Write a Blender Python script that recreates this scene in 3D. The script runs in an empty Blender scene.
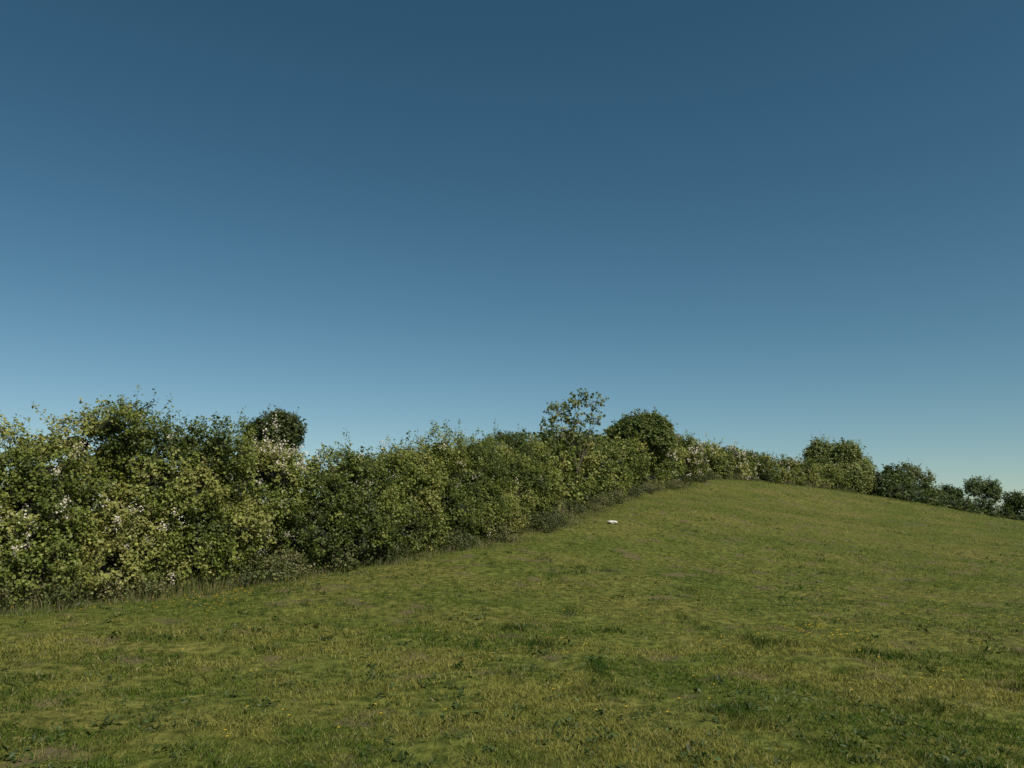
import bpy, math, numpy as np
from mathutils import Vector
rng=np.random.default_rng(11)
scene=bpy.context.scene
scene.view_settings.view_transform='Standard'
scene.view_settings.look='None'
scene.view_settings.exposure=0

# ------------------------------------------------------------ noise
def hsh(i,j,k,seed):
    n=(i*374761393+j*668265263+k*2147483647+seed*1274126177)&0xffffffff
    n=((n^(n>>13))*1274126177)&0xffffffff
    n=(n^(n>>16))&0xffff
    return n/65535.0
def vnoise(x,y,z=None,seed=0):
    if z is None: z=np.zeros_like(x)
    xi=np.floor(x).astype(np.int64);yi=np.floor(y).astype(np.int64);zi=np.floor(z).astype(np.int64)
    fx=x-xi;fy=y-yi;fz=z-zi
    fx=fx*fx*(3-2*fx);fy=fy*fy*(3-2*fy);fz=fz*fz*(3-2*fz)
    r=0
    for a in(0,1):
        for b in(0,1):
            for c in(0,1):
                w=(fx if a else 1-fx)*(fy if b else 1-fy)*(fz if c else 1-fz)
                r=r+w*hsh(xi+a,yi+b,zi+c,seed)
    return r
def fbm(x,y,z=None,seed=0,o=3):
    r=0;a=.5;t=0
    for i in range(o):
        r=r+a*vnoise(x*2**i,y*2**i,None if z is None else z*2**i,seed+i*7);t+=a;a*=.5
    return r/t

# ------------------------------------------------------------ terrain
PATH=np.array([(-14,6,.1),(-10.9,10.5,.2),(-8.4,14,.29),(-6.2,17,.4),(-3.8,20,.7),(-1.67,23,1.1),(1.34,30,1.78),
 (3.9,38,2.7),(8.1,50,3.9),(13.7,62,5.2),(20,72,5.6),(27,80,5.5),(38.8,90,4.8)])
CP=np.array([tuple(p) for p in PATH]+[(0,0,0),(4,6.5,0),(-4,6.5,.05),(0,6.2,0),(5,11,0),(6.75,20,.08),(13,22,0),(20,35,.4),
 (36,60,1.9),(45,75,2.0),(38.5,75,3.2),(4,25,.75),(11.5,35,1.2),(18.5,55,2.9),(48,100,3.0),(58,100,1.9),(69,115,.8),(35,110,3.5),
 (20,110,3.0),(60,130,.5),(-12,25,0),(-12,45,.5),(-30,30,-1),(-5,60,1.5),(0,90,2.2),(-40,100,-1),(30,0,-1.2),(0,-30,-1),(-30,-5,-.6),
 (60,30,-1.5),(100,80,-3),(0,160,-3),(90,160,-5),(40,-40,-3)],float)
S=50.
def phi(r2): return .5*r2*np.log(r2+1e-9)
n=len(CP);A=np.zeros((n+3,n+3))
d2=((CP[:,None,:2]-CP[None,:,:2])**2).sum(-1)/S**2
A[:n,:n]=phi(d2)+np.eye(n)*2e-4
A[:n,n]=1;A[:n,n+1:]=CP[:,:2]/S;A[n,:n]=1;A[n+1:,:n]=CP[:,:2].T/S
W=np.linalg.solve(A,np.concatenate([CP[:,2],[0,0,0]]))
def H(x,y):
    x=np.asarray(x,float);y=np.asarray(y,float)
    z=W[n]+W[n+1]*x/S+W[n+2]*y/S
    for i in range(n):
        z=z+W[i]*phi(((x-CP[i,0])**2+(y-CP[i,1])**2)/S**2)
    r=np.hypot(x-10,y-40)
    t=np.clip((r-100)/160,0,1);t=t*t*(3-2*t)
    z=np.where(t>=1,0,z)*(1-t)-14*t
    b=(fbm(x*.45+5,y*.45,seed=3)-.5)*.15+(fbm(x*2.2,y*2.2,seed=9,o=2)-.5)*.1
    return z+b*np.clip(1-t*3,0,1)*np.clip(1.2-r/200,0,1)

# ------------------------------------------------------------ mesh helpers
def mesh_np(name,verts,faces,cols=None,mat=None,parent=None,smooth=False):
    faces=np.asarray(faces);k=faces.shape[1]
    me=bpy.data.meshes.new(name)
    me.vertices.add(len(verts));me.vertices.foreach_set('co',np.ascontiguousarray(verts,dtype=np.float32).ravel())
    me.loops.add(faces.size);me.loops.foreach_set('vertex_index',faces.astype(np.int32).ravel())
    me.polygons.add(len(faces));me.polygons.foreach_set('loop_start',np.arange(0,faces.size,k,dtype=np.int32))
    if smooth: me.polygons.foreach_set('use_smooth',np.ones(len(faces),bool))
    if cols is not None:
        a=me.color_attributes.new('Col','FLOAT_COLOR','POINT')
        c=np.ones((len(verts),4),np.float32);c[:,:3]=cols
        a.data.foreach_set('color',c.ravel())
    me.update(calc_edges=True);me.validate()
    ob=bpy.data.objects.new(name,me);scene.collection.objects.link(ob)
    if mat: me.materials.append(mat)
    if parent: ob.parent=parent
    return ob
def empty(name):
    e=bpy.data.objects.new(name,None);scene.collection.objects.link(e);return e
def norm(v): return v/(np.linalg.norm(v,axis=-1,keepdims=True)+1e-9)
def rdir(m):
    return norm(rng.normal(size=(m,3)))
def leaves_mesh(c,nrm,ax,L,Wd,cols):
    ax=norm(ax-nrm*(ax*nrm).sum(-1,keepdims=True));s=np.cross(nrm,ax)
    L=L[:,None];Wd=Wd[:,None]
    v=np.stack([c-ax*L*.5,c+s*Wd*.5+nrm*Wd*.18+ax*L*.05,c+ax*L*.5,c-s*Wd*.5+nrm*Wd*.18+ax*L*.05],1).reshape(-1,3)
    m=len(c);b=np.arange(m)[:,None]*4
    f=np.concatenate([b+np.array([0,1,2]),b+np.array([0,2,3])],0)
    return v,f,np.repeat(cols,4,0)
def tubes(p0,p1,r0,r1,sides=4):
    d=norm(p1-p0);ref=np.where(np.abs(d[:,2:3])>.9,np.array([[1.,0,0]]),np.array([[0,0,1.]]))
    a=norm(np.cross(d,ref));b=np.cross(d,a);vs=[]
    for q,r in((p0,r0),(p1,r1)):
        for i in range(sides):
            t=2*math.pi*i/sides
            vs.append(q+(a*math.cos(t)+b*math.sin(t))*r[:,None])
    v=np.stack(vs,1).reshape(-1,3);m=len(p0);B=np.arange(m)[:,None]*(2*sides)
    f=np.concatenate([B+np.array([i,(i+1)%sides,sides+(i+1)%sides,sides+i]) for i in range(sides)],0)
    return v,f

# ------------------------------------------------------------ materials
def nm(name):
    m=bpy.data.materials.new(name);m.use_nodes=True;nt=m.node_tree;nt.nodes.clear();return m,nt,nt.nodes,nt.links
def leaf_mat(name,trans=.3,rough=.55,spec=.25,tint=(1.15,1.2,.6),cheap=False):
    m,nt,N,Lk=nm(name)
    o=N.new('ShaderNodeOutputMaterial');a=N.new('ShaderNodeAttribute');a.attribute_name='Col'
    if cheap: p=N.new('ShaderNodeBsdfDiffuse')
    else:
        p=N.new('ShaderNodeBsdfPrincipled');p.inputs['Roughness'].default_value=rough;p.inputs['Specular IOR Level'].default_value=spec
    t=N.new('ShaderNodeBsdfTranslucent');mx=N.new('ShaderNodeMixShader');mx.inputs[0].default_value=trans
    mm=N.new('ShaderNodeMix');mm.data_type='RGBA';mm.blend_type='MULTIPLY';mm.inputs[0].default_value=1
    mm.inputs[7].default_value=(*tint,1)
    Lk.new(a.outputs['Color'],p.inputs[0]);Lk.new(a.outputs['Color'],mm.inputs[6]);Lk.new(mm.outputs[2],t.inputs[0])
    Lk.new(p.outputs[0],mx.inputs[1]);Lk.new(t.outputs[0],mx.inputs[2]);Lk.new(mx.outputs[0],o.inputs[0]);return m
M_leaf=leaf_mat('hedge_leaf',.3,.5,.3);M_grass=leaf_mat('grass_blade',.25,tint=(1.1,1.1,.6),cheap=True);M_flower=leaf_mat('petal',.25,tint=(1,1,1),cheap=True)
def bark_mat(name,c1,c2,scale=18):
    m,nt,N,Lk=nm(name);o=N.new('ShaderNodeOutputMaterial');p=N.new('ShaderNodeBsdfPrincipled');p.inputs['Roughness'].default_value=.9
    g=N.new('ShaderNodeTexCoord');t=N.new('ShaderNodeTexNoise');t.inputs['Scale'].default_value=scale;t.inputs['Detail'].default_value=6
    r=N.new('ShaderNodeValToRGB');r.color_ramp.elements[0].color=(*c1,1);r.color_ramp.elements[1].color=(*c2,1)
    r.color_ramp.elements[0].position=.3;r.color_ramp.elements[1].position=.7
    b=N.new('ShaderNodeBump');b.inputs['Strength'].default_value=.6
    Lk.new(g.outputs['Object'],t.inputs[0]);Lk.new(t.outputs[0],r.inputs[0]);Lk.new(r.outputs[0],p.inputs['Base Color'])
    Lk.new(t.outputs[0],b.inputs['Height']);Lk.new(b.outputs[0],p.inputs['Normal']);Lk.new(p.outputs[0],o.inputs[0]);return m
M_bark=bark_mat('bark',(.05,.04,.028),(.13,.105,.075));M_core=bark_mat('shade_core',(.008,.012,.003),(.02,.028,.008),6)  # near-black core colour paints in the shade deep inside the foliage
M_rock=bark_mat('pale_stone',(.4,.38,.34),(.68,.66,.6),9)
# ground
M_ground,nt,N,Lk=nm('pasture_ground')
o=N.new('ShaderNodeOutputMaterial');p=N.new('ShaderNodeBsdfPrincipled');p.inputs['Roughness'].default_value=.95;p.inputs['Specular IOR Level'].default_value=.1
g=N.new('ShaderNodeTexCoord')
def noise(sc,det,x=0):
    t=N.new('ShaderNodeTexNoise');t.inputs['Scale'].default_value=sc;t.inputs['Detail'].default_value=det;Lk.new(g.outputs['Object'],t.inputs[0]);return t
def ramp(src,els):
    r=N.new('ShaderNodeValToRGB');e=r.color_ramp.elements
    while len(e)<len(els): e.new(.5)
    for q,(ps,c) in zip(e,els): q.position=ps;q.color=(*c,1)
    Lk.new(src,r.inputs[0]);return r
r1=ramp(noise(.35,8).outputs[0],[(.3,(.075,.1,.018)),(.5,(.11,.124,.027)),(.7,(.15,.14,.04))])
r2=ramp(noise(7,8).outputs[0],[(.35,(.36,.42,.32)),(.65,(1.2,1.15,1.1))])
r3=ramp(noise(1.3,5).outputs[0],[(.58,(0,0,0)),(.68,(1,1,1))])
m1=N.new('ShaderNodeMix');m1.data_type='RGBA';m1.blend_type='MULTIPLY';m1.inputs[0].default_value=1
Lk.new(r1.outputs[0],m1.inputs[6]);Lk.new(r2.outputs[0],m1.inputs[7])
m2=N.new('ShaderNodeMix');m2.data_type='RGBA';m2.inputs[7].default_value=(.11,.09,.048,1)
Lk.new(r3.outputs[0],m2.inputs[0]);Lk.new(m1.outputs[2],m2.inputs[6]);Lk.new(m2.outputs[2],p.inputs['Base Color'])
b=N.new('ShaderNodeBump');b.inputs['Strength'].default_value=.9;b.inputs['Distance'].default_value=.06
Lk.new(noise(10,8).outputs[0],b.inputs['Height']);Lk.new(b.outputs[0],p.inputs['Normal']);Lk.new(p.outputs[0],o.inputs[0])

# ------------------------------------------------------------ ground sheet
G=561;u=np.linspace(-1,1,G);k=8.
cx=4000*np.sinh(k*u)/math.sinh(k)
X,Y=np.meshgrid(cx+6,cx+14);Z=H(X.ravel(),Y.ravel())
v=np.stack([X.ravel(),Y.ravel(),Z],1)
ii=(np.arange(G-1)[:,None]*G+np.arange(G-1)[None]).ravel()
mesh_np('hill_pasture_ground',v,np.stack([ii,ii+1,ii+G+1,ii+G],1),mat=M_ground,smooth=True)

# ------------------------------------------------------------ path helper
def densify(P,step=.25):
    out=[]
    for i in range(len(P)-1):
        p0=P[max(i-1,0)];p1=P[i];p2=P[i+1];p3=P[min(i+2,len(P)-1)]
        m=max(2,int(np.linalg.norm(p2-p1)/step))
        for t in np.arange(m)/m:
            out.append(.5*((2*p1)+(-p0+p2)*t+(2*p0-5*p1+4*p2-p3)*t*t+(-p0+3*p1-3*p2+p3)*t**3))
    out.append(P[-1]);return np.array(out)
LINE=densify(PATH[:,:2])
TAN=norm(np.gradient(LINE,axis=0));NRM=np.stack([-TAN[:,1],TAN[:,0]],1)  # away from field
ARC=np.concatenate([[0],np.cumsum(np.linalg.norm(np.diff(LINE,axis=0),axis=1))])

# ------------------------------------------------------------ foliage
def foliage(lobes,ns,slen,lper,lsize,pal,up=.3,backcull=.3,spread=.12,longp=.08):
    lobes=np.asarray(lobes,float)
    ar=(lobes[:,3]*lobes[:,4]+lobes[:,3]*lobes[:,5]);ar=ar/ar.sum()
    lt=rng.normal(0,.18,len(lobes))  # random tone per lobe: painted contrast for darker recesses
    id_=rng.choice(len(lobes),ns,p=ar);d=rdir(ns)
    L=lobes[id_];rad=.74+.46*fbm(L[:,0]+d[:,0]*2.4,L[:,1]+d[:,1]*2.4,L[:,2]+d[:,2]*2.4,seed=5)*rng.uniform(.5,1.2,ns)
    P=L[:,:3]+d*L[:,3:6]*rad[:,None]
    keep=np.ones(ns,bool)
    for q in range(len(lobes)):
        l=lobes[q];e=(((P-l[:3])/l[3:6])**2).sum(1);keep&=~((e<.6)&(id_!=q))
    keep&=P[:,2]>H(P[:,0],P[:,1])+.05
    tc=norm(np.array([0,0,1.6])-P);f=(d*tc).sum(1)
    keep&=(f>-.25)|(rng.random(ns)<backcull)
    gap=fbm(P[:,0]*1.6,P[:,1]*1.6,P[:,2]*1.9,seed=27,o=2);keep&=(gap>.33)|(rng.random(ns)<.25)   # dark hollows
    P=P[keep];d=d[keep];id_=id_[keep];m=len(P)
    dr=norm(d+rdir(m)*.55+np.array([0,0,up]))
    ln=slen*rng.uniform(.4,1.25,m)
    long=rng.random(m)<longp;ln[long]*=2.0;dr[long]=norm(dr[long]+np.array([0,0,.5]))
    cl=fbm(P[:,0]*.8,P[:,1]*.8,P[:,2]*1.2,seed=21)          # light / dark clumps
    tone=np.clip((cl-.5)*2.6+.5+lt[id_]+rng.normal(0,.2,m),0,1)
    pal=np.array(pal);pi=tone*(len(pal)-1);i0=np.clip(pi.astype(int),0,len(pal)-2);fr=(pi-i0)[:,None]
    sc=pal[i0]*(1-fr)+pal[i0+1]*fr
    cnt=lper;t=rng.random((m,cnt));
    c=P[:,None]+dr[:,None]*(t*ln[:,None])[...,None]+rng.normal(size=(m,cnt,3))*(spread*slen/.45*(1.1-.75*t))[...,None]
    nn=norm(rng.normal(size=(m,cnt,3))*.6+d[:,None]*.6+np.array([.15,-.15,.6]))
    ax=norm(rng.normal(size=(m,cnt,3))+dr[:,None]*.8)
    lc=sc[:,None]*rng.uniform(.65,1.4,(m,cnt,1))*rng.uniform(.93,1.07,(m,cnt,3))
    sz=lsize*rng.uniform(.6,1.35,(m*cnt))
    lv=leaves_mesh(c.reshape(-1,3),nn.reshape(-1,3),ax.reshape(-1,3),sz,sz*rng.uniform(.6,.9,m*cnt),lc.reshape(-1,3))
    return lv,P,dr,ln,d
def cores(lobes,sc=.72):  # dark filler masses added inside lobes to block light and read as depth
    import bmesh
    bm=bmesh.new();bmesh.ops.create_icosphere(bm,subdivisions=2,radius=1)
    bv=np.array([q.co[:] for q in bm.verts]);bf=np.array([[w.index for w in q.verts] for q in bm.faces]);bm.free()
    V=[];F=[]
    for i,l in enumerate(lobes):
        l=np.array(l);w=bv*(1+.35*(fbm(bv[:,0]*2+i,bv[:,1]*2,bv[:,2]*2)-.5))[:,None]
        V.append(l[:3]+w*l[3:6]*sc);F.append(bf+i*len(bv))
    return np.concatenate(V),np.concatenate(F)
def build(parent,lobes,ns,slen,lper,lsize,pal,core=.7,twig_r=.006,**kw):
    (v,f,c),P,dr,ln,d=foliage(lobes,ns,slen,lper,lsize,pal,**kw)
    mesh_np('leaves',v,f,c,M_leaf,parent)
    v,f=tubes(P-dr*ln[:,None]*.6,P+dr*ln[:,None]*1.0,np.full(len(P),twig_r),np.full(len(P),twig_r*.4),3)
    mesh_np('twigs',v,f,None,M_bark,parent)
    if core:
        v,f=cores(lobes,core);mesh_np('shade_core',v,f,None,M_core,parent,True)
    return P,dr,ln,d
HP=[(.05,.072,.012),(.09,.12,.02),(.14,.172,.03),(.19,.215,.044),(.24,.245,.068)]

# hedge height along arc given by Y of line
hy=[6,13.5,14.3,15,15.8,17,18,19,20,21,23,25,27,30,34,38,44,50,62,72,80,90]
hh=[2.8,2.8,3.0,3.45,3.7,3.6,3.3,3.05,2.7,2.65,2.9,2.95,2.7,2.85,2.8,3.1,2.9,3.0,3.1,2.75,2.65,2.7]
hedge=empty('hawthorn_hedge')
def hedge_lobes(a0,a1,step,per):
    lob=[];a=a0
    while a<a1:
        i=np.searchsorted(ARC,a);i=min(i,len(LINE)-1)
        w1=float(vnoise(np.array([a*.55]),np.array([.3]),seed=77)[0])-.5;w2=float(vnoise(np.array([a*.7]),np.array([9.3]),seed=78)[0])-.5
        hgt=np.interp(LINE[i,1],hy,hh)*(1+.22*w1+.16*(rng.random()-.5))
        for q in range(per):
            r=rng.uniform(.3,.74)
            zr=rng.random()**.7
            off=rng.uniform(.5,1.7)+w2*1.0+.35*zr;zc=zr*(hgt-r*1.0)
            if zc<.45: off=max(off,.95)
            if zc>hgt*.6: off=np.clip(off,.9,1.8)
            xy=LINE[i]+NRM[i]*off+TAN[i]*rng.uniform(-.5,.5)
            zc=max(zc,.35);lob.append((xy[0],xy[1],H(xy[0],xy[1])+zc,r*1.1,r*1.1,r*rng.uniform(.75,1.05)))
        a+=step
    return lob
split=ARC[np.argmin(np.abs(LINE[:,1]-31))]
near=hedge_lobes(1.5,split,.5,6)
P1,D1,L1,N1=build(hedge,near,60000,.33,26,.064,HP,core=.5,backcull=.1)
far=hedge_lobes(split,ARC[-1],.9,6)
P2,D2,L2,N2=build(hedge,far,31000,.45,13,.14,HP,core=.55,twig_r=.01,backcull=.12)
# blossom
def blossom(P,dr,ln,spots,parent,size,per,base_p):
    prob=np.full(len(P),base_p)
    for (x,y,z,r,pw) in spots:
        dd=np.sqrt(((P-np.array([x,y,z]))**2).sum(1));prob=np.maximum(prob,pw*np.clip(1.25-dd/r,0,1))
    cl=vnoise(P[:,0]*4,P[:,1]*4,P[:,2]*4,seed=44);s=rng.random(len(P))<prob*np.clip((cl-.42)*4,0,1.5)
    p=P[s];d=dr[s];l=ln[s];m=len(p)
    t=rng.uniform(.7,1.4,(m,per));c=p[:,None]+d[:,None]*(t*l[:,None])[...,None]+rng.normal(0,.045,(m,per,3))
    nn=norm(rng.normal(size=(m*per,3))*.6+np.array([.3,-.5,.6]));ax=rdir(m*per);sz=size*rng.uniform(.6,1.5,m*per)
    col=np.array([.66,.6,.49])*rng.uniform(.55,1.2,(m*per,1))
    v,f,c=leaves_mesh(c.reshape(-1,3),nn,ax,sz,sz*.9,col);mesh_np('may_blossom',v,f,c,M_flower,parent)
blossom(P1,D1,L1,[(-8.2,14.6,1.6,.65,1.3),(-7.6,15.9,2.6,.9,.4),(-7.0,16.6,1.6,.8,.35),(-5.2,19.4,3.2,1.0,.65),(-3.9,20.9,2.1,.55,1.2),(-5.6,18.8,2.2,1,.25),(-1.5,25.4,2.8,.9,.2),(-8.8,14.0,2.4,.7,.3)],hedge,.037,24,.012)
blossom(P2,D2,L2,[(12,61,7,2,.6),(13.4,63.5,7,2,.75),(18,71,7.3,2.3,.75),(21,74,7,2,.4),(10,56,6,1.8,.3),(26,81,7,2.5,.3)],hedge,.085,15,.008)

# nettles and rough growth along the hedge foot
bank=empty('nettle_bank')
lob=[]
for i in range(4,len(LINE),2):
    if rng.random()<.3: continue
    near_=LINE[i,1]<31
    for q in range(2 if near_ else 1):
        r=rng.uniform(.12,.3);x,y=LINE[i]+NRM[i]*rng.uniform(-.35,.8)+TAN[i]*rng.uniform(-.3,.3)
        lob.append((x,y,H(x,y)+r*.4,r*1.3,r*1.3,r*rng.uniform(.8,1.6)))
build(bank,lob,15000,.22,14,.055,[(.06,.075,.022),(.09,.112,.03),(.125,.14,.042),(.18,.165,.08)],core=0,twig_r=.004,backcull=.3,up=.8)

# ------------------------------------------------------------ trees
def tree(name,x,y,top,lobes,ns,slen,lper,lsize,pal,tr=.12,core=.6,twig=.01,**kw):
    e=empty(name);z0=float(H(x,y))-.1
    P,dr,ln,d=build(e,lobes,ns,slen,lper,lsize,pal,core=core,twig_r=twig,**kw)
    lo=np.array(lobes)[:,:3];base=np.array([x,y,z0]);cen=lo.mean(0);fork=base*.55+cen*.45
    fork[:2]+=rng.normal(0,.08,2)
    p0=[base,];p1=[fork];a=[tr];b=[tr*.7]
    p0.append(base-np.array([0,0,.1]));p1.append(base+np.array([0,0,.45]));a.append(tr*1.6);b.append(tr*.98)
    for l in lo:
        mid=fork*.5+l*.5+rng.normal(0,.15,3);p0+= [fork,mid];p1+=[mid,l];a+=[tr*.55,tr*.33];b+=[tr*.33,tr*.15]
    idx=rng.choice(len(P),min(len(P),len(lo)*10),replace=False)
    for j in idx:
        q=lo[np.argmin(((lo-P[j])**2).sum(1))];p0.append(q);p1.append(P[j]);a.append(tr*.15);b.append(tr*.05)
    v,f=tubes(np.array(p0),np.array(p1),np.array(a),np.array(b),7);mesh_np('trunk_and_limbs',v,f,None,M_bark,e,True)
    return e
def crown(cx,cy,cz,R,RZ,nl,r):
    out=[]
    for i in range(nl):
        d=rdir(1)[0]*rng.random()**.4
        rr=r*rng.uniform(.55,1.3);out.append((cx+d[0]*R,cy+d[1]*R,cz+d[2]*RZ,rr,rr,rr*.85))
    return out
DP=[(.03,.055,.012),(.045,.075,.016),(.065,.095,.021),(.095,.12,.03)]
LP=[(.1,.135,.035),(.14,.175,.048),(.18,.21,.065),(.22,.24,.085)]
GP=[(.085,.12,.04),(.12,.155,.055),(.16,.185,.08)]
oakL=[(-13.5,45,6.65,.45,.45,.4),(-12.9,45,6.95,.5,.5,.42),(-12.3,45.2,7.15,.5,.5,.4),(-11.7,45,6.8,.4,.4,.4),(-12.5,44.8,6.6,.6,.6,.45),(-13.2,45.3,6.2,.5,.5,.45),(-11.9,45,6.3,.5,.5,.45)]
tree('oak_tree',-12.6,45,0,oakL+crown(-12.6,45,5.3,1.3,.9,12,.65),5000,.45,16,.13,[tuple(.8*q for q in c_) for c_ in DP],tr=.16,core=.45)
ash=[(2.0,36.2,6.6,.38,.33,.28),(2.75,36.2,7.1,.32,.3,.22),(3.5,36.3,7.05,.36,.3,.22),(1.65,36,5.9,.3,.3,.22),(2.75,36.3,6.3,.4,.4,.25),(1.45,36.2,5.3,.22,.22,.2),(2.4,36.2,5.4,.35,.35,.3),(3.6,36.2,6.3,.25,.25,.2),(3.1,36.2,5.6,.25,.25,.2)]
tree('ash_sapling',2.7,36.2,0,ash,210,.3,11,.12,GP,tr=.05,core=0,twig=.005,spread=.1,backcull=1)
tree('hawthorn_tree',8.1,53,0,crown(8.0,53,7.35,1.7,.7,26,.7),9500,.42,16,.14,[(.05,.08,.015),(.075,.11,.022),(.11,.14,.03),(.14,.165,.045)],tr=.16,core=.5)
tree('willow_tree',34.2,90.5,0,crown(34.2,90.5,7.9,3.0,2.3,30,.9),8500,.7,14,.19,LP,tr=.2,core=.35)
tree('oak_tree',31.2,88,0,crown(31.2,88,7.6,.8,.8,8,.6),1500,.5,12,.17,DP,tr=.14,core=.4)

# far hedge on the right shoulder of the hill
fh=empty('field_hedge')
FP=densify(np.array([(38.8,90),(43.5,95),(49,101),(56,107),(64,112),(74,118),(90,126)],float),.5)
lob=[]
for i in range(0,len(FP),2):
    for q in range(4):
        r=rng.uniform(.6,1.0);x=FP[i,0]+rng.normal(0,.5);y=FP[i,1]+rng.normal(0,.5)
        hb=1.9 if FP[i,0]<50 else 2.7
        lob.append((x,y,H(x,y)+rng.uniform(.5,hb),r*1.2,r*1.2,r*.9))
build(fh,lob,12000,.6,10,.22,DP,core=.6,twig_r=.015,backcull=.12)
tree('oak_tree',42,94,0,crown(42,94,6.8,.8,1.4,9,.6),1500,.5,12,.18,DP,tr=.15,core=.4)
tree('ash_tree',47.4,101,0,crown(47.4,101,7.5,1.9,2.3,16,.42),720,.6,11,.19,GP,tr=.15,core=0,spread=.1,backcull=1)
tree('ash_tree',50.5,103,0,crown(50.5,103,6.0,.9,.9,7,.45),340,.6,11,.18,GP,tr=.12,core=0,spread=.1,backcull=1)
tree('oak_tree',53.7,105,0,crown(53.7,105,5.7,1.0,.8,8,.5),650,.5,11,.18,DP,tr=.13,core=.3)
tree('ash_tree',60.7,111,0,crown(60.7,111,6.6,2.2,1.4,14,.45),680,.6,11,.2,GP,tr=.15,core=0,spread=.1,backcull=1)
tree('oak_tree',66.0,113,0,crown(66.0,113,5.1,1.8,.7,10,.55),1000,.6,11,.2,DP,tr=.13,core=.3)

# ------------------------------------------------------------ grass
def gcol(x,y):
    a=fbm(x*.16,y*.16,seed=31)[:,None];b=fbm(x*.7,y*.7,seed=32)[:,None];c_=fbm(x*3,y*3,seed=35,o=2)[:,None]
    t=np.clip((a-.5)*2.4+(b-.5)*3.6+(c_-.5)*1.8+.5+rng.normal(0,.2,(len(x),1)),0,1)
    c=np.array([.07,.115,.018])*(1-t)+np.array([.225,.215,.055])*t
    return c
def tuftmask(x,y):
    a=np.clip((fbm(x*2.1+3,y*1.5,seed=53,o=3)-.62)*11,0,1)
    return a*np.clip((fbm(x*.3,y*.3,seed=57,o=2)-.25)*3,0,1)
def grass_points(N,r0,r1):
    r=np.exp(rng.uniform(math.log(r0),math.log(r1),N));a=rng.uniform(-.74,.74,N)
    return r*np.sin(a),r*np.cos(a),r
grass=empty('meadow_grass')
def side(x,y):   # signed distance to hedge line: >0 behind hedge front
    j=np.zeros(len(x),int);best=np.full(len(x),1e9)
    for q in range(0,len(LINE),6):
        d=(x-LINE[q,0])**2+(y-LINE[q,1])**2;m=d<best;best[m]=d[m];j[m]=q
    return (x-LINE[j,0])*NRM[j,0]+(y-LINE[j,1])*NRM[j,1]
def blades(x,y,L,Wd,col,lean,seg2,name,mat=M_grass):
    m=len(x);z=H(x,y)-.005;b=np.stack([x,y,z],1);a=rng.uniform(0,2*math.pi,m)
    s=np.stack([np.cos(a),np.sin(a),np.zeros(m)],1);la=rng.uniform(0,2*math.pi,m)
    ld=np.stack([np.cos(la),np.sin(la),np.zeros(m)],1)*(lean*L)[:,None];up=np.array([0,0,1.])
    w=(s*Wd[:,None]*.5);Lc=L[:,None]
    if seg2:
        mid=b+up*Lc*.6+ld*.35;tip=b+up*Lc*.92+ld
        v=np.stack([b-w,b+w,mid+w*.8,mid-w*.8,tip],1).reshape(-1,3);B=np.arange(m)[:,None]*5
        f=np.concatenate([B+np.array(q) for q in([0,1,2],[0,2,3],[3,2,4])],0);cc=np.repeat(col,5,0)
    else:
        v=np.stack([b-w,b+w,b+up*Lc+ld*.8],1).reshape(-1,3);f=np.arange(m*3).reshape(-1,3);cc=np.repeat(col,3,0)
    mesh_np(name,v,f,cc,mat,grass)
for (N_,r0,r1,s2) in((260000,4.5,13,True),(310000,13,115,False)):
    x,y,r=grass_points(N_,r0,r1);sd=side(x,y);k_=sd<1.2;x=x[k_];y=y[k_];r=r[k_];sd=sd[k_]
    thin=fbm(x*1.5,y*1.5,seed=61,o=2);k_=(thin>.4)|(rng.random(len(x))<.25);x=x[k_];y=y[k_];r=r[k_]
    t=tuftmask(x,y);col=gcol(x,y)
    col=col*(1-.6*t[:,None])+t[:,None]*np.array([-.012,.01,.002])
    straw=rng.random(len(x))<.07;col[straw]=np.array([.26,.235,.12])
    col=np.clip(col*rng.uniform(.6,1.35,(len(x),1)),.004,1)
    L=(.018+.035*rng.random(len(x)))*(1+1.2*t)*(.7+.6*fbm(x*.5,y*.5,seed=71))*(1+r/90)
    Wd=.0052*(np.maximum(r,6)/7)**.85*rng.uniform(.7,1.3,len(x))
    blades(x,y,L,Wd,col,rng.uniform(.3,1.5,len(x)),s2,'grass_blades')
# rank grass along the hedge foot
m=62000;i=np.clip((rng.random(m)**1.5*(len(LINE)-1)).astype(int),0,len(LINE)-1)
off=rng.normal(-.05,.45,m);x=LINE[i,0]+NRM[i,0]*off+rng.normal(0,.15,m);y=LINE[i,1]+NRM[i,1]*off+rng.normal(0,.15,m)
hm=np.clip((vnoise(x*1.1,y*1.1,seed=81)),.15,1)*np.clip(.8+off*.6,.2,1.2)
col=np.array([.1,.125,.034])*rng.uniform(.5,1.5,(m,1));st=rng.random(m)<.33;col[st]=np.array([.25,.215,.125])*rng.uniform(.6,1.2,(st.sum(),1))
rr=np.hypot(x,y);nf=np.clip((30-y)/12,0,1);blades(x,y,hm*rng.uniform(.1,.4,m)*(1+.55*nf),.0055*(np.maximum(rr,10)/12)**.8,col,rng.uniform(.1,.8,m),True,'rank_grass')

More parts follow.
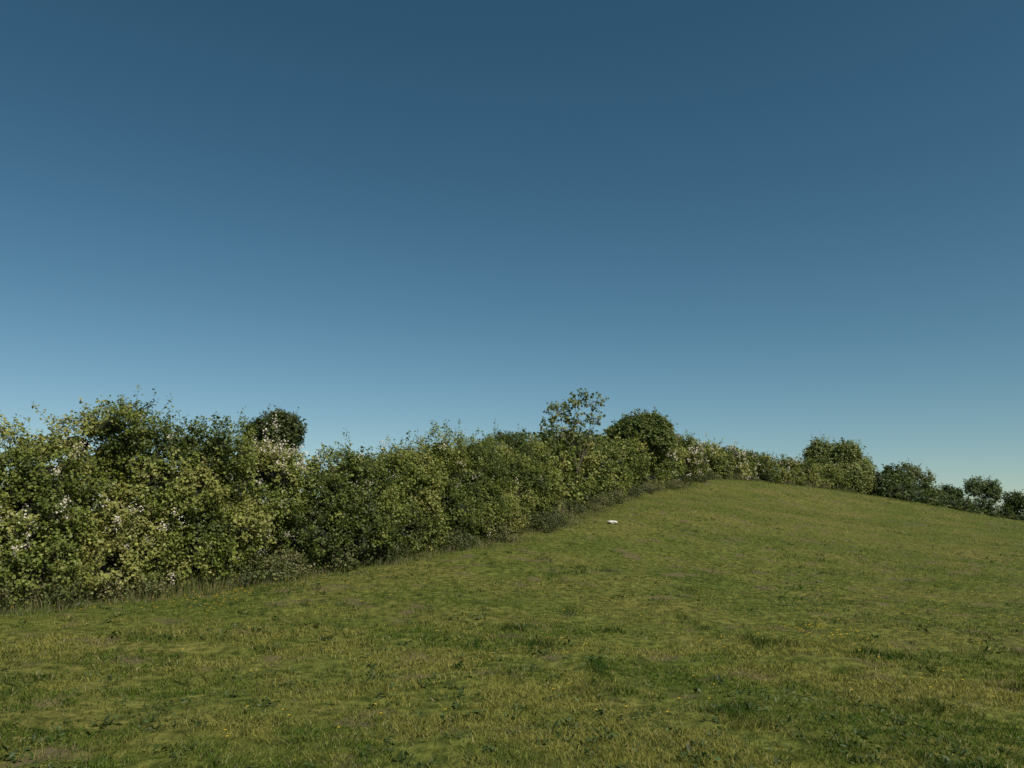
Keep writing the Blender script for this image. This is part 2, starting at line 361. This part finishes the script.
# broad-leaved weeds (dock / thistle)
weeds=empty('dock_plants')
m=2300;r=np.exp(rng.uniform(math.log(6),math.log(40),m));a=rng.uniform(-.7,.7,m);x=r*np.sin(a);y=r*np.cos(a)
k_=(side(x,y)<-.2)&(fbm(x*.3,y*.3,seed=91)>.46);x=x[k_];y=y[k_];m=len(x)
per=13;sz=rng.uniform(.4,1.1,m)*np.where((rng.random(m)<.15)&(y>9),1.5,1);aa=rng.uniform(0,2*math.pi,(m,per));el=rng.uniform(.2,1.2,(m,per))
ax=np.stack([np.cos(aa)*np.cos(el),np.sin(aa)*np.cos(el),np.sin(el)],-1);ln=.062*sz[:,None]*rng.uniform(.6,1.2,(m,per))
b=np.stack([x,y,H(x,y)],1)[:,None]+ax*ln[...,None]*.55+rng.normal(0,.04,(m,per,3))*np.array([1,1,.35])
nn=norm(np.array([0,0,.8])+rng.normal(0,.45,(m*per,3)));ax=ax.reshape(-1,3);ln=ln.ravel()
v,f,c=leaves_mesh(b.reshape(-1,3),nn,ax,ln,ln*.42,np.array([.055,.085,.024])*rng.uniform(.5,1.6,(m*per,1)));mesh_np('dock_leaves',v,f,c,M_leaf,weeds)

# buttercups
bc=empty('buttercup_flowers')
xs=[];ys=[]
for (cx_,cy_,s_,q) in((4.8,13.2,.35,35),(5.2,13.8,.8,30),(-4.7,15.6,.9,60),(-5.6,15.4,.5,35)):
    xs.append(rng.normal(cx_,s_,q));ys.append(rng.normal(cy_,s_*1.6,q))
rq=np.exp(rng.uniform(math.log(7),math.log(75),900));aq=rng.uniform(-.65,.65,900);qx=rq*np.sin(aq);qy=rq*np.cos(aq);kq=(fbm(qx*.3,qy*.3,seed=95)>.47)&((rq>15)|(rng.random(900)<.4))
xs.append(qx[kq]);ys.append(qy[kq])
x=np.concatenate(xs);y=np.concatenate(ys);k_=side(x,y)<.1;x=x[k_];y=y[k_];m=len(x);h=rng.uniform(.06,.14,m);z=H(x,y)
top=np.stack([x,y,z+h],1);sc=(np.hypot(x,y)/12)**.5
v,f=tubes(np.stack([x,y,z],1),top,np.full(m,.002),np.full(m,.0015),3);mesh_np('stems',v,f,np.tile([.05,.08,.02],(len(v),1)),M_leaf,bc)
c5=[];ax5=[];n5=[]
for q in range(5):
    t=2*math.pi*q/5;dd=np.array([math.cos(t),math.sin(t),.5]);c5.append(top+dd*.010*sc[:,None]);ax5.append(np.tile(dd,(m,1)));n5.append(np.tile([-math.cos(t)*.5,-math.sin(t)*.5,1],(m,1)))
c5=np.concatenate(c5);ax5=norm(np.concatenate(ax5));n5=norm(np.concatenate(n5));s5=np.tile(.018*sc,5)
v,f,c=leaves_mesh(c5,n5,ax5,s5,s5*.9,np.tile([.7,.48,.04],(m*5,1)));mesh_np('petals',v,f,c,M_flower,bc)

# pale stone on the slope
import bmesh
bm=bmesh.new();bmesh.ops.create_icosphere(bm,subdivisions=3,radius=1)
for q in bm.verts:
    a_=np.array(q.co[:]);nz=float(fbm(np.array([a_[0]*1.3+3]),np.array([a_[1]*1.3]),np.array([a_[2]*1.3]),seed=5)[0])
    q.co=Vector((a_*(.3+1.3*nz))*np.array([.18,.15,.065]))
me=bpy.data.meshes.new('limestone_rock');bm.to_mesh(me);bm.free();me.materials.append(M_rock)
rk=bpy.data.objects.new('limestone_rock',me);scene.collection.objects.link(rk);rk.location=(3.7,31.8,float(H(3.7,31.8))+.05);rk.rotation_euler=(0.1,.1,.3)

# ------------------------------------------------------------ light, sky, camera
EL=math.radians(50);AZ=math.radians(142)
world=bpy.data.worlds.new('World');scene.world=world;world.use_nodes=True;wn=world.node_tree;wn.nodes.clear()
wo=wn.nodes.new('ShaderNodeOutputWorld');bg=wn.nodes.new('ShaderNodeBackground');bg.inputs[1].default_value=.09
sk=wn.nodes.new('ShaderNodeTexSky');sk.sky_type='NISHITA';sk.sun_disc=False;sk.sun_elevation=EL;sk.sun_rotation=AZ
sk.altitude=100;sk.air_density=1;sk.dust_density=.6;sk.ozone_density=2
tc=wn.nodes.new('ShaderNodeTexCoord');va=wn.nodes.new('ShaderNodeVectorMath');va.operation='ADD';va.inputs[1].default_value=(0,0,.035)
vn=wn.nodes.new('ShaderNodeVectorMath');vn.operation='NORMALIZE'
wn.links.new(tc.outputs['Generated'],va.inputs[0]);wn.links.new(va.outputs[0],vn.inputs[0]);wn.links.new(vn.outputs[0],sk.inputs[0])
# film-like sky response: per-channel contrast
sp=wn.nodes.new('ShaderNodeSeparateColor');cb=wn.nodes.new('ShaderNodeCombineColor');wn.links.new(sk.outputs[0],sp.inputs[0])
for ch,(am,gm) in enumerate(((2.35,1.76),(1.5,1.42),(1.22,1.46))):
    a1=wn.nodes.new('ShaderNodeMath');a1.operation='MULTIPLY';a1.inputs[1].default_value=.085
    a2=wn.nodes.new('ShaderNodeMath');a2.operation='POWER';a2.inputs[1].default_value=gm
    a3=wn.nodes.new('ShaderNodeMath');a3.operation='MULTIPLY';a3.inputs[1].default_value=am/.085
    wn.links.new(sp.outputs[ch],a1.inputs[0]);wn.links.new(a1.outputs[0],a2.inputs[0]);wn.links.new(a2.outputs[0],a3.inputs[0]);wn.links.new(a3.outputs[0],cb.inputs[ch])
wn.links.new(cb.outputs[0],bg.inputs[0]);wn.links.new(bg.outputs[0],wo.inputs[0])
sl=bpy.data.lights.new('sun','SUN');sl.energy=4.7;sl.angle=math.radians(.5);sl.color=(1,.93,.8)
so=bpy.data.objects.new('sun',sl);scene.collection.objects.link(so)
d=Vector((math.sin(AZ)*math.cos(EL),math.cos(AZ)*math.cos(EL),math.sin(EL)));so.rotation_euler=d.to_track_quat('Z','Y').to_euler()
cam=bpy.data.cameras.new('camera');cam.lens=30;cam.sensor_width=36;cam.clip_end=9000;cam.clip_start=.05
co=bpy.data.objects.new('camera',cam);scene.collection.objects.link(co);co.location=(0,0,1.6+float(H(0,0)))
co.rotation_euler=(math.radians(90+9.7),0,0);scene.camera=co
